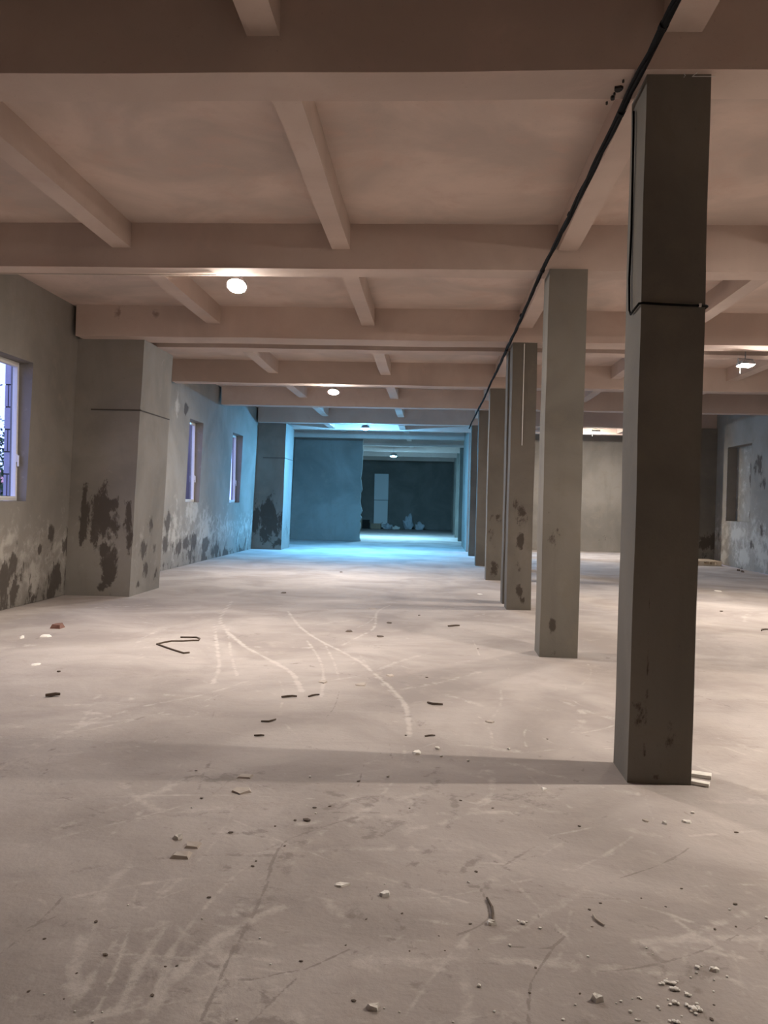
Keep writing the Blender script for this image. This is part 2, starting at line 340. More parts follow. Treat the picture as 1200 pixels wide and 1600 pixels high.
# reveals of the openings, outer face
xo = -6.28; n0 = len(P); EP = [P]; EQ = [Q]; n = n0
for a, b, c, d in WIN:
    for (y0, z0), (y1, z1) in (((a, c), (b, c)), ((b, c), (b, d)), ((b, d), (a, d)), ((a, d), (a, c))):
        EP.append(np.array([(wallx(z0), y0, z0), (wallx(z1), y1, z1), (xo, y1, z1), (xo, y0, z0)])); EQ.append(np.array([[n, n+1, n+2, n+3]])); n += 4
P2, Q2 = grid(np.unique(np.concatenate([[YB, YF]]+[np.array([a, b]) for a, b, c, d in WIN])), np.unique(np.concatenate([[0, SLAB]]+[np.array([c, d]) for a, b, c, d in WIN])),
              lambda u, v: np.stack([xo+0*u, u, v], 1), holes)
EP.append(P2); EQ.append(Q2[:, ::-1]+n)
P = np.concatenate(EP); Q = np.concatenate(EQ)
ext = len(P)-n0
tag(obj_from('wall_left', raw_mesh('wall_left', P, Q, {'stain': np.concatenate([st, np.zeros(ext)]), 'pale': np.concatenate([pl, np.full(ext, 0.15)])}), M['wall']),
    'grey rendered wall with damp stains and a row of windows', 'wall', kind='structure')

# ------------------------------------------------------------------ right wall with bricked-up niche
nA, nB = onx(1175, 692, XR), onx(1134, 814, XR)
NI = (nA.y, nB.y, nB.z, nA.z)
us = np.unique(np.round(np.concatenate([lin(YB, 14, 0.5), lin(14, 31.6, 0.07), [NI[0], NI[1]]]), 3)); vs = np.unique(np.round(np.concatenate([lin(0, SLAB, 0.07), [NI[2], NI[3]]]), 3))
P, Q = grid(us, vs, lambda u, v: np.stack([XR+0*u, u, v], 1), lambda u, v: ~((u > NI[0]) & (u < NI[1]) & (v > NI[2]) & (v < NI[3])))
P0 = P
st = 0.22*np.clip((1.4-P[:, 2])/1.3, 0, 1); pl = 0.62*np.clip(1-np.abs(P[:, 2]-0.9)/1.2, 0, 1)
def xblob(arr, px, py, rx, ry, amp):
    c = onx(px, py, XR); a = onx(px-rx, py, XR); b = onx(px+rx, py, XR); t = onx(px, py-ry, XR)
    arr[:] = np.maximum(arr, amp*blob(P0[:, 1], P0[:, 2], c.y, c.z, abs(b.y-a.y)/2, abs(t.z-c.z)))
for q in [(1185, 725, 9, 22), (1192, 755, 8, 14), (1157, 889, 8, 5), (1175, 850, 4, 10), (1122, 840, 4, 20), (1190, 830, 5, 14)]: xblob(st, *q, 0.6)
for q in [(1150, 835, 16, 20), (1160, 870, 14, 20), (1130, 870, 8, 14), (1190, 870, 12, 24)]: xblob(pl, *q, 0.95)
EP = [P]; EQ = [Q]; n0 = n = len(P); xb = XR+0.28; a, b, c, d = NI
for (y0, z0), (y1, z1) in (((a, c), (b, c)), ((b, c), (b, d)), ((b, d), (a, d)), ((a, d), (a, c))):
    EP.append(np.array([(XR, y0, z0), (XR, y1, z1), (xb, y1, z1), (xb, y0, z0)])); EQ.append(np.array([[n, n+1, n+2, n+3]])); n += 4
P2, Q2 = grid(lin(a, b, 0.07), lin(c, d, 0.07), lambda u, v: np.stack([xb+0*u, u, v], 1)); EP.append(P2); EQ.append(Q2+n)
s2 = np.zeros(len(P2))
for (fy, fz, ry, rz) in ((0.12, 0.25, 0.28, 0.5), (0.30, 0.58, 0.25, 0.25), (0.0, 0.75, 0.25, 0.25), (0.25, 0.1, 0.2, 0.2)):
    s2 = np.maximum(s2, 0.75*blob(P2[:, 1], P2[:, 2], a+(b-a)*fy, c+(d-c)*fz, (b-a)*ry, (d-c)*rz))
P = np.concatenate(EP); Q = np.concatenate(EQ)
tag(obj_from('wall_right', raw_mesh('wall_right', P, Q, {'stain': np.concatenate([st, np.zeros(16), s2]), 'pale': np.concatenate([pl, np.zeros(16), 0.35*np.ones(len(P2))])}), M['wall']),
    'pale flaking rendered wall with a blocked-up window recess', 'wall', kind='structure')

# ------------------------------------------------------------------ other walls
def wall_panel(name, x0, x1, y0, y1, z0, z1, res, label, stains=(), mat='wall', lo=0.0):
    P, Q = gbox(x0, x1, y0, y1, z0, z1, res); st = lo*np.clip((1.0-P[:, 2])/0.9, 0, 1)
    for ax, ca, cz, ra, rz, am in stains: st = np.maximum(st, am*blob(P[:, ax], P[:, 2], ca, cz, ra, rz))
    return tag(placed(name, P, Q, M[mat], {'stain': st, 'pale': np.zeros(len(P))}), label, 'wall', kind='structure')
wall_panel('wall_back', -6.5, XR+0.3, YB-0.25, YB, 0, SLAB, 0.5, 'plain rendered end wall opposite the blue-lit room')
wall_panel('wall_far', -6.5, 2.0, YF, YF+0.25, 0, SLAB, 0.5, 'dark rendered end wall behind the tall white panel')
wall_panel('wall_far_right', 1.7, XR+0.3, 31.3, 31.55, 0, SLAB, 0.12, 'grey rendered end wall behind the column row', [(0, 6.6, 0.5, 0.3, 0.25, 0.5)])
wall_panel('wall_divider', 1.23, 1.60, 28.75, 33.3, 0, SLAB, 0.15, 'rendered wall stub in line with the column row', [(1, 32.0, 2.9, 0.8, 0.9, 0.5), (1, 30.5, 0.8, 0.6, 0.5, 0.5)])
wall_panel('wall_inner_right', 1.60, 1.75, 31.56, YF, 0, SLAB, 0.6, 'plain rendered side wall of the blue-lit back room')
# broken partition with a jagged free edge
YP = 34.5
edge = [(-3.02, 0.0)]; z = 0.0
while z < SLAB-0.25:
    z += random.uniform(0.10, 0.24); edge.append((-3.02 + (random.uniform(-0.07, 0.05) if z < 3.3 else random.uniform(-0.015, 0.015)), z))
edge.append((-3.0, SLAB))
m = MB(); k = len(edge); m.add([(x, YP, z) for x, z in edge]+[(x, YP+0.22, z) for x, z in edge]+[(-6.3, YP, z) for x, z in edge]+[(-6.3, YP+0.22, z) for x, z in edge],
    [f for i in range(k-1) for f in ((i, i+1, k+i+1, k+i), (2*k+i, 2*k+i+1, i+1, i), (k+i, k+i+1, 3*k+i+1, 3*k+i))])
tag(m.build('wall_partition', M['wall']), 'blue-lit partition wall with a broken jagged edge', 'wall', kind='structure')

# ------------------------------------------------------------------ windows
WLAB = ['white framed window looking out on foliage and a block wall', 'narrow-looking white window with a dark violet view', 'white framed window glowing bright beside the far pilaster', 'white framed window in the bay before the foliage window']
for i, (a, b, c, d) in enumerate(WIN):
    xf = -6.19
    e = empty('window_%d' % (i+1) if i < 3 else 'window_left_offscreen', (xf, (a+b)/2, c)); tag(e, WLAB[i], 'window', kind='structure')
    W, H = b-a, d-c
    def ring(w0, w1, h0, h1, t, x0, x1):
        q = MB()
        q.box(x0, x1, w0, w1, h0, h0+t); q.box(x0, x1, w0, w1, h1-t, h1); q.box(x0, x1, w0, w0+t, h0+t, h1-t); q.box(x0, x1, w1-t, w1, h0+t, h1-t); return q
    ring(-W/2+0.004, W/2-0.004, 0.006, H-0.004, 0.032, -0.035, 0.035).build('frame', M['white_plastic'], e)
    ring(-W/2+0.033, W/2-0.033, 0.036, H-0.036, 0.035, -0.025, 0.045).build('sash', M['white_plastic'], e)
    MB().box(-0.004, 0.004, -W/2+0.066, W/2-0.066, 0.07, H-0.07).build('pane', M['glass'], e)
    h = MB(); h.box(0.045, 0.06, W/2-0.066, W/2-0.042, H*0.28, H*0.34); h.box(0.06, 0.085, W/2-0.062, W/2-0.046, H*0.25, H*0.33)
    h.build('handle', M['white_plastic'], e, bevel=0.004)

# ------------------------------------------------------------------ main beams
ORD = ['nearest', 'first', 'second', 'third', 'fourth', 'fifth', 'sixth', 'seventh', 'eighth', 'ninth', 'tenth', 'eleventh', 'twelfth', 'thirteenth']
BL = {0: 'main ceiling beam one bay before the cable-wrapped column', 1: 'dark main ceiling beam resting on the column with the black cable loop',
      2: 'main ceiling beam on the column just past the cable-wrapped one, lamp wire beneath',
      3: 'main ceiling beam resting on the column with the thin white rod', 4: 'main ceiling beam paired close behind the beam of the white-rod column',
      5: 'main ceiling beam one bay beyond the paired beams', 6: 'main ceiling beam two bays beyond the paired beams', 7: 'main ceiling beam resting on the stained far pilaster and last column',
      8: 'main ceiling beam over the rear edge of the far pilaster', 9: 'main ceiling beam just in front of the broken partition wall', 10: 'main ceiling beam just behind the broken partition wall',
      11: 'back room beam just behind the hanging blue lamp', 12: 'back room beam one bay before the white panel bay', 13: 'back room beam closest to the tall white panel'}
def main_y(i, x): a, b = MAINS[i]; return a + (b-a)*(x+5.84)/14.5
for i, (ya, yb) in enumerate(MAINS):
    x0, x1 = -5.84, (XR if i < 9 else 1.60)
    if i == 9: pass
    z0 = SOFF if i != 8 else 4.20
    res = 0.07 if i == 3 else 0.12 if i < 3 else 0.25 if i < 8 else 0.6
    P, Q = gbox(x0, x1, 0, BW[i], z0, SLAB, res)
    P[:, 1] += ya + (yb-ya)*(P[:, 0]+5.84)/14.5
    zz = P[:, 2].copy(); P = wob(P, 0.005); P[zz > SLAB-0.01, 2] = SLAB+0.002
    bs = np.zeros(len(P))
    if i == 3:
        for (px, py, rx, ry) in ((214, 474, 36, 9), (186, 490, 10, 16), (244, 490, 10, 16)):
            c = ony(px, py, 12.9); bs = np.maximum(bs, 0.62*blob(P[:, 0], P[:, 2], c.x, c.z, rx/98, ry/98))
    if i in (1, 2):
        for (px, py, rx, ry) in ((60, 15, 40, 12), (300, 90, 60, 20), (590, 60, 40, 30), (80, 380, 60, 25), (1170, 300, 20, 30), (130, 370, 30, 20)):
            c = ony(px, py, ya); bs = np.maximum(bs, 0.40*blob(P[:, 0], P[:, 2], c.x, c.z, rx*ya/F_PX, ry*ya/F_PX))
    o = placed('ceiling_beam', P, Q, M['beam'], {'stain': bs}); tag(o, BL[i], 'beam', 'main ceiling beams')
    if i == 1:
        for (px, py, r) in ((966, 137, 0.020), (957, 151, 0.014), (974, 125, 0.006), (948, 160, 0.007), (960, 145, 0.007)):
            c = onz(px, py, SOFF) - Vector(o.location); n = 9; a0 = random.random()*6
            ring_ = [(c.x+r*random.uniform(.6, 1.2)*1.3*math.cos(a0+2*math.pi*k/n), c.y+r*random.uniform(.6, 1.2)*1.6*math.sin(a0+2*math.pi*k/n)) for k in range(n)]
            q = MB(); q.add([(x, y, 0.006) for x, y in ring_]+[(x, y, -0.010) for x, y in ring_], [tuple(range(n)), tuple(range(2*n-1, n-1, -1))]+[(k, (k+1) % n, n+(k+1) % n, n+k) for k in range(n)])
            q.build('spall_hole', M['dark'], o)

# ------------------------------------------------------------------ secondary beams
SX = [-3.58, -1.09, 1.41, 3.92, 6.40]
SXN = ['over the window side', 'over the tyre-tracked aisle', 'above the column row', 'just beyond the column row', 'on the blocked-niche side']
BAY = {0: 'in the bay before the cable-wrapped column', 1: 'in the bay past the cable-wrapped column', 2: 'in the bay holding the big round lamp', 4: 'in the bay behind the paired beams', 5: 'in the bay behind the small round lamp',
       6: 'in the bay before the far pilaster', 7: 'in the short bay over the far pilaster', 8: 'in the first blue-lit bay', 9: 'in the partition bay', 10: 'in the bay of the hanging blue lamp', 11: 'in the bay behind the hanging blue lamp', 12: 'in the bay before the white panel'}
for i in BAY:
    for k, xc in enumerate(SX):
        if i >= 8 and k > 2 and i > 8: continue
        if i > 8 and k == 2: continue
        y0 = main_y(i, xc)+BW[i]-0.004; y1 = main_y(i+1, xc)+0.004
        if i == 8 and k > 2: y1 = 31.3
        if i == 8 and k == 2: continue
        if i == 0: y0 = y0
        z0 = SEC if i != 7 else 4.235
        hw = 0.107 + 0.006*random.uniform(-1, 1)
        P, Q = gbox(xc-hw, xc+hw, y0, y1, z0, SLAB+0.002, 0.3)
        zz = P[:, 2].copy(); P = wob(P, 0.004); P[zz > SLAB-0.01, 2] = SLAB+0.002
        tag(placed('ceiling_rib', P, Q, M['beam']), 'slim rib %s, %s' % (SXN[k], BAY[i]), 'beam', 'slim ceiling ribs between main beams')

# ------------------------------------------------------------------ columns
COLS = [(4.954, XC0, XC1), (8.978, 1.215, 1.630), (13.008, XC0, 1.607), (13.745, XC0, XC1), (18.08, XC0, XC1), (22.29, XC0, XC1), (26.5, XC0, XC1),
        (36.9, 1.20, 1.58), (41.0, 1.18, 1.56), (45.0, 1.18, 1.56), (49.2, 1.18, 1.56)]
CL = ['thick grey concrete column wrapped by a thin black cable', 'grey concrete column standing next after the cable-wrapped column', 'brown-stained concrete column with a thin white rod down its face',
      'concrete column hidden close behind the white-rod column', 'dark concrete column next beyond the paired columns', 'concrete column two places beyond the paired columns',
      'concrete column beside the rendered wall stub', 'dark column past the wall stub in the blue-lit room', 'second column past the wall stub in blue-lit room', 'third column past the wall stub in blue-lit room', 'column closest to the blue-lit end wall']
columns = []
for i, (y, x0, x1) in enumerate(COLS):
    res = 0.02 if i < 2 else 0.04 if i < 4 else 0.09 if i < 7 else 0.3
    P, Q = gbox(x0, x1, y, y+(x1-x0), -0.01, SOFF+0.01, res)
    st = 0.10*np.clip((0.9-P[:, 2])/0.9, 0, 1)
    fr = P[:, 1] < y+0.01
    def cb(px, py, rx, ry, am):
        c = ony(px, py, y); s_ = y/F_PX
        st[fr] = np.maximum(st[fr], am*blob(P[fr, 0], P[fr, 2], c.x, c.z, rx*s_, ry*s_))
    if i == 0:
        for q in [(1022, 1214, 14, 8, 0.75), (1045, 1150, 30, 60, 0.42), (1000, 1120, 22, 90, 0.38), (1050, 1158, 4, 3, 0.8)]: cb(*q)
        st[fr] = np.maximum(st[fr], 0.44*np.clip(1.4-np.abs(P[fr, 0]-ony(1011, 1100, y).x)/0.010, 0, 1)*(np.abs(P[fr, 2]-0.65) < 0.5))
    elif i == 1:
        for q in [(863, 978, 8, 15, 0.75), (868, 832, 12, 26, 0.55), (865, 1020, 14, 6, 0.5), (860, 790, 22, 40, 0.40)]: cb(*q)
    elif i == 2:
        for q in [(811, 923, 7, 14, 0.85), (817, 938, 4, 10, 0.8), (813, 845, 8, 25, 0.72), (815, 805, 12, 26, 0.62), (806, 790, 10, 20, 0.5), (810, 880, 14, 30, 0.42)]: cb(*q)
    elif i == 4:
        for q in [(770, 890, 9, 18, 0.7), (768, 830, 12, 30, 0.45), (778, 810, 8, 14, 0.55)]: cb(*q)
    zz = P[:, 2].copy(); P = wob(P, 0.003); P[zz > SOFF, 2] = SOFF+0.006
    o = placed('concrete_column', P, Q, M['column'], {'stain': st}); columns.append(o)
    tag(o, CL[i], 'column', 'columns of the central row')
c0 = columns[0]; L0 = Vector(c0.location)
# cable loop round the near column
yl = 5.2
pts = [(XC0-0.012, yl+0.02, 4.16), (XC0-0.014, yl, 4.0), (XC0-0.013, yl-0.01, 3.4), (XC0-0.015, yl+0.005, 3.1), (XC0-0.013, yl-0.01, 2.90), (XC0-0.013, yl-0.05, 2.865), (XC0-0.013, 5.05, 2.875), (XC0-0.012, 4.95, 2.883), (XC0+0.01, 4.938, 2.884),
       (1.35, 4.938, 2.877), (1.48, 4.938, 2.872), (XC1, 4.938, 2.870), (XC1+0.012, 4.95, 2.870), (XC1+0.012, 5.2, 2.868)]
MB().tube([Vector(p)-L0 for p in pts], 0.0075, 6).build('cable_loop', M['cable'], c0, smooth=True)
MB().box(1.555-L0.x, 1.568-L0.x, 4.925-L0.y, 4.94-L0.y, 2.862-L0.z, 2.882-L0.z).build('cable_clip', M['white_plastic'], c0)
MB().tube([Vector(p)-L0 for p in [(1.51, 4.936, 4.252), (1.475, 4.925, 4.222), (1.54, 4.925, 4.222), (1.61, 4.93, 4.224)]], 0.0025, 5).build('loose_wire', M['white_plastic'], c0)
MB().tube([Vector(p)-L0 for p in [(1.43, 4.936, 4.245), (1.437, 4.93, 4.23), (1.43, 4.935, 4.222)]], 0.0022, 5).build('loose_wire', M['white_plastic'], c0)
# white rod on the third column
c2 = columns[2]; L2 = Vector(c2.location); a = ony(819.5, 537, 12.99); b = ony(815.5, 696, 12.99)
MB().tube([a-L2, (a+b)/2-L2, b-L2], 0.0085, 6).build('conduit_rod', M['white_plastic'], c2)

# ------------------------------------------------------------------ wall pilasters
def pilaster(x0, x1, y0, y1, label, blobs_front=(), blobs_side=(), lean=0.0, seam=None, side=1):
    P, Q = gbox(x0, x1, y0, y1, -0.01, SOFF+0.01, 0.05)
    P0 = P.copy(); st = 0.15*np.clip((1.0-P[:, 2])/0.9, 0, 1); pl = 0.3*np.clip(1-np.abs(P[:, 2]-0.8)/0.8, 0, 1)
    fr = P0[:, 1] < y0+0.01; xs_ = x1 if side > 0 else x0; sd = np.abs(P0[:, 0]-xs_) < 0.01
    for px, py, rx, ry, am in blobs_front:
        c = ony(px, py, y0); s_ = 1.2*y0/F_PX; st[fr] = np.maximum(st[fr], am*blob(P0[fr, 0], P0[fr, 2], c.x-lean*c.z, c.z, rx*s_, ry*s_))
    for px, py, rx, ry, am in blobs_side:
        c = onx(px, py, xs_); a = onx(px-rx, py, xs_); b = onx(px+rx, py, xs_)
        st[sd] = np.maximum(st[sd], am*blob(P0[sd, 1], P0[sd, 2], c.y, c.z, abs(a.y-b.y)/2, ry*c.y/F_PX))
    P = wob(P, 0.003); P[:, 0] += lean*P[:, 2]; P[P0[:, 2] > SOFF, 2] = SOFF+0.006
    o = placed('wall_pilaster', P, Q, M['column'] if side < 0 else M['wall'], {'stain': st, 'pale': pl})
    if seam:
        zs = seam; L = Vector(o.location)
        MB().box(x0+0.3+lean*zs-L.x, x1+0.008+lean*zs-L.x, y0-0.012-L.y, y0+0.01-L.y, zs-0.012, zs+0.01).build('plaster_seam', M['seam'], o)
        MB().box(x1-0.01+lean*zs-L.x, x1+0.014+lean*zs-L.x, y0+0.012-L.y, y1-0.02-L.y, zs-0.010, zs+0.006).build('plaster_seam', M['seam'], o)
    return tag(o, label, 'pilaster', 'wall pilasters')
pilaster(-6.1, -4.97, 13.12, 14.6, 'broad wall pilaster with dark damp patches between the windows', [(160, 800, 16, 40, 0.95), (150, 830, 9, 30, 0.9), (178, 790, 12, 14, 0.9), (172, 880, 12, 45, 0.95), (166, 860, 14, 14, 0.9),
         (180, 815, 8, 22, 0.85), (201, 800, 6, 30, 0.75), (202, 850, 5, 22, 0.7), (158, 918, 12, 8, 0.7), (130, 800, 8, 50, 0.85)],
         [(232, 815, 6, 25, 0.6), (222, 860, 8, 20, 0.75), (238, 860, 5, 20, 0.65), (225, 890, 5, 22, 0.7), (243, 900, 4, 20, 0.6), (214, 915, 5, 8, 0.6)], lean=0.04, seam=3.10)
pilaster(-6.1, -5.05, 27.05, 28.6, 'blue-lit wall pilaster with a large dark damp patch', [(420, 806, 17, 26, 1.0), (400, 815, 8, 25, 0.9), (432, 815, 9, 25, 0.9), (415, 835, 22, 14, 0.75), (435, 848, 10, 8, 0.8)], [(446, 830, 4, 20, 0.5)], lean=0.02, seam=3.10)
pilaster(7.9, 9.0, 26.2, 28.4, 'brown wall pilaster behind the pallet', [(1100, 850, 12, 16, 0.8), (1115, 850, 8, 20, 0.8)], side=-1)

# ------------------------------------------------------------------ cables
def strand(ph):
    out = []
    for t in np.linspace(0, 1, 150):
        y = -2.0 + t*29.0
        wv = 0.006*math.sin(y*3.1+ph)+0.004*math.sin(y*7.7+2*ph); sag = -0.025*math.sin(math.pi*((y-4.9) % 4.1)/4.1)
        x = 1.165 + 0.006*math.sin(y*0.7) + 0.011*math.cos(y*2.3+ph) - 0.035*math.exp(-((y-9.6)/3.4)**2)
        out.append((x, y, 4.222+wv+sag))
    return out
e = empty('power_cable', (1.165, 12.0, 4.2)); tag(e, 'black power cable bundle strung under the beams along the columns', 'cable')
for ph in (0.0, 2.1, 4.0): MB().tube([Vector(p)-Vector(e.location) for p in strand(ph)], 0.0145, 6).build('cable_strand', M['cable'], e, smooth=True)
for y in (4.4, 5.35, 7.2, 8.9, 11.0, 13.4, 15.9):
    MB().tube([Vector((1.165+(-0.035*math.exp(-((y-9.6)/3.4)**2)), y-0.02, 4.215))-Vector(e.location), Vector((1.165+(-0.035*math.exp(-((y-9.6)/3.4)**2)), y+0.02, 4.215))-Vector(e.location)], 0.027, 8).build('cable_tie', M['cable'], e)
a = onz(0, 427, SOFF-0.01); pts = [(-5.85, 9.24, SOFF-0.012)] + [(x, 9.26+0.01*math.sin(3*x), SOFF-0.012) for x in np.linspace(-5.5, -2.55, 12)]
e = tag(MB().tube(pts, 0.006, 6).build('lamp_wire', M['tile'], None, smooth=True), 'thin wire under the beam leading to the big round lamp', 'wire')

# ------------------------------------------------------------------ lamps
def round_lamp(loc, r, tilt, mat, label, top=SLAB, dome=0.025, skirt=0.0):
    """round LED floodlight: finned housing, domed lens looking down and towards -Y by 'tilt'"""
    e = empty('round_lamp', loc); tag(e, label, 'lamp', 'round lamps under the ceiling')
    R = Matrix.Rotation(-tilt, 4, 'X')
    def part(q, name, mt, sm=False):
        q.v = [tuple(R @ Vector(v)) for v in q.v]; q.build(name, mt, e, smooth=sm)
    part(MB().lathe([(r*0.55, 0.075), (r*0.95, 0.055), (r*1.06, 0.03), (r*1.06, -0.012-skirt), (r, -0.012-skirt), (r, -0.013)], n=24), 'housing', M['metal'])
    part(MB().lathe([(max(0.004, r*0.97*math.cos(t*math.pi/12)), -0.0145-dome*math.sin(t*math.pi/12)) for t in range(7)], n=20), 'lens', mat, True)
    for k in range(8):
        a = math.pi*k/8; q = MB(); c, s_ = math.cos(a), math.sin(a)
        q.tube([(-r*0.5*c, -r*0.5*s_, 0.082), (r*0.5*c, r*0.5*s_, 0.082)], 0.006, 4); part(q, 'cooling_fin', M['metal'])
    tp = R @ Vector((0, 0, 0.08)); MB().tube([tp, (tp.x, tp.y, top-loc[2])], 0.009, 6).build('stem', M['metal'], e)
def flood_lamp(loc, rz, tilt, mat, label, w=0.24, h=0.17, top=SLAB, lens=None, name='flood_lamp'):
    e = empty(name, loc); tag(e, label, 'lamp', 'floodlights under the ceiling')
    R = Matrix.Rotation(rz, 4, 'Z') @ Matrix.Rotation(tilt, 4, 'X')
    def part(q, name, mt):
        q.v = [tuple(R @ Vector(v)) for v in q.v]; q.build(name, mt, e)
    q = MB(); q.box(-w/2, w/2, -h/2, h/2, 0.0, 0.045); part(q, 'housing', M['metal'])
    for k in range(6):
        x = -w/2+0.02+k*(w-0.04)/5; q = MB(); q.box(x-0.004, x+0.004, -h/2+0.01, h/2-0.01, 0.045, 0.065); part(q, 'cooling_fin', M['metal'])
    lw, lh = lens or (w/2-0.012, h/2-0.012); q = MB(); q.box(-lw, lw, -lh, lh, -0.009, 0.0); part(q, 'lens', mat)
    q = MB(); q.box(-w/2-0.014, -w/2-0.008, -0.012, 0.012, 0.0, 0.11); q.box(w/2+0.008, w/2+0.014, -0.012, 0.012, 0.0, 0.11); q.box(-w/2-0.014, w/2+0.014, -0.012, 0.012, 0.105, 0.112); part(q, 'bracket', M['metal'])
    tp = R @ Vector((0, 0, 0.11))
    MB().tube([tp, (tp.x, tp.y, top-loc[2])], 0.009, 6).build('stem', M['metal'], e)
    ang = 0.0
    MB().tube([R @ Vector((-w/2, -h/4, 0.0)), R @ Vector((-w/2-0.012, -h/4, -0.02)), (R @ Vector((-w/2-0.012, -h/4, -0.02)))+Vector((0, 0, -0.13))], 0.004, 5).build('loose_wire', M['white_plastic'], e)
T = math.radians
round_lamp(ony(370, 446, 9.72), 0.115, T(30), M['warm_lamp'], 'big round lamp glowing in the near bay beside the lamp wire')
round_lamp(ony(521, 612, 18.55), 0.125, T(18), M['warm_lamp'], 'round warm lamp behind the beam past the paired beams')
round_lamp(ony(571, 668, 27.22), 0.13, T(0), M['cool_lamp'], 'round blue lamp hanging beside the far pilaster', dome=0.07, skirt=0.025)
round_lamp(ony(615, 711, 39.0), 0.16, T(0), emitter('pale_lamp_glow', (0.27, 0.66, 1.0), P_COOL*0.6), 'round blue lamp hanging in the back room', dome=0.09, skirt=0.045)
m_flood = emitter('flood_glow', LAMP_WARM, P_WARM*1.35)
p = ony(1165, 571, 13.66); flood_lamp(p, 0.25, math.radians(-8), m_flood, 'bright floodlight hanging by the paired beams, loose wire below')
p = ony(931, 675, 27.6); flood_lamp(p, 0.1, math.radians(6), m_flood, 'floodlight hanging in front of the grey end wall')
m_flood2 = emitter('small_flood_glow', LAMP_WARM, P_WARM*6.0)
flood_lamp((5.0, 5.3, 4.14), 0.0, 0, m_flood2, 'floodlight hanging in the bay beside the cable-wrapped column', lens=(0.045, 0.045), name='flood_lamp_offscreen')

# ------------------------------------------------------------------ back room things
e = empty('tall_panel', (-3.34, 52.75, 0)); tag(e, 'tall white two-leaf panel leaning on the end wall', 'panel')
q = MB(); q.box(-0.45, 0.45, -0.05, 0.01, 0.06, 1.83); q.build('lower_leaf', M['white_plastic'], e, bevel=0.01)
q = MB(); q.box(-0.46, 0.46, 0.02, 0.08, 1.86, 3.56); q.build('upper_leaf', M['white_plastic'], e, bevel=0.01)
MB().box(-0.44, 0.44, -0.04, 0.09, 0.0, 0.06).build('plinth', M['dark'], e)
def crate(name, x, y, w, d, h, mat, label, cat, group=None, flaps=True):
    e = empty(name, (x, y, 0)); tag(e, label, cat, group); t = 0.03
    q = MB(); q.box(-w/2, w/2, -d/2, -d/2+t, 0, h); q.box(-w/2, w/2, d/2-t, d/2, 0, h); q.box(-w/2, -w/2+t, -d/2+t, d/2-t, 0, h); q.box(w/2-t, w/2, -d/2+t, d/2-t, 0, h); q.box(-w/2+t, w/2-t, -d/2+t, d/2-t, 0, t)
    q.build('body', mat, e)
    if flaps:
        for s in (-1, 1):
            q = MB(); q.add([(s*w/2, -d/2, h), (s*w/2, d/2, h), (s*(w/2+0.12), d/2, h+0.10), (s*(w/2+0.12), -d/2, h+0.10), (s*(w/2-0.012), -d/2, h+0.006), (s*(w/2-0.012), d/2, h+0.006), (s*(w/2+0.115), d/2, h+0.11), (s*(w/2+0.115), -d/2, h+0.11)],
                            [(0, 1, 2, 3), (7, 6, 5, 4), (0, 3, 7, 4), (1, 5, 6, 2), (2, 6, 7, 3), (0, 4, 5, 1)]); q.build('flap', mat, e)
crate('cardboard_box', -3.55, 51.6, 0.62, 0.5, 0.34, M['card'], 'open cardboard box at the foot of the white panel', 'box')
crate('black_crate', -4.22, 52.0, 0.44, 0.4, 0.55, M['dark'], 'black open crate beside the broken partition edge', 'crate', flaps=False)
crate('wooden_box', -4.62, 52.3, 0.2, 0.3, 0.7, M['palewood'], 'small upright wooden box by the black crate', 'box', flaps=False)
def heap(name, x, y, rx, ry, h, mat, label, cat, seed):
    bm = bmesh.new(); bmesh.ops.create_icosphere(bm, subdivisions=3, radius=1.0); r = random.Random(seed)
    ph = [r.uniform(0, 6) for _ in range(6)]
    for v in bm.verts:
        k = 1+0.22*math.sin(4*v.co.x+ph[0])*math.sin(3*v.co.y+ph[1])+0.14*math.sin(7*v.co.z+5*v.co.x+ph[2])+0.08*math.sin(11*v.co.y+ph[3])
        v.co = Vector((v.co.x*rx*k, v.co.y*ry*k, max(0.0, (v.co.z*0.65+0.45)*h*k)))
    me = bpy.data.meshes.new(name); bm.to_mesh(me); bm.free()
    return tag(obj_from(name, me, mat, None, (x, y, 0)), label, cat)
heap('white_sack', -2.82, 51.7, 0.26, 0.24, 0.30, M['bag'], 'crumpled pale sack beside the cardboard box', 'sack', 3)
heap('rag_heap', -2.25, 51.3, 0.24, 0.22, 0.18, M['chip'], 'low heap of white rags past the pale sack', 'rags', 4)
heap('white_sack', -1.5, 52.2, 0.34, 0.3, 0.8, M['bag'], 'tall slumped white sack against the dark end wall', 'sack', 5)
heap('white_sack', -0.75, 51.7, 0.32, 0.26, 0.40, M['bag'], 'flat white sack leaning on the tall slumped sack', 'sack', 6)

# ------------------------------------------------------------------ pallet
pa, pb = onz(1084, 884), onz(1122, 884)
e = empty('wooden_pallet', (8.10, 25.35, 0), 0.04); tag(e, 'pale wooden pallet lying before the brown pilaster', 'pallet')
for k in range(5): MB().box(-0.6, 0.6, -0.5+k*0.22, -0.5+k*0.22+0.14, 0.115, 0.145).build('deck_board', M['palewood'], e)
for yy in (-0.5, -0.06, 0.38):
    for xx in (-0.6, -0.07, 0.46): MB().box(xx, xx+0.14, yy, yy+0.14, 0.022, 0.115).build('block', M['palewood'], e)
for yy in (-0.5, -0.06, 0.38): MB().box(-0.6, 0.6, yy, yy+0.14, 0.0, 0.022).build('base_board', M['palewood'], e)

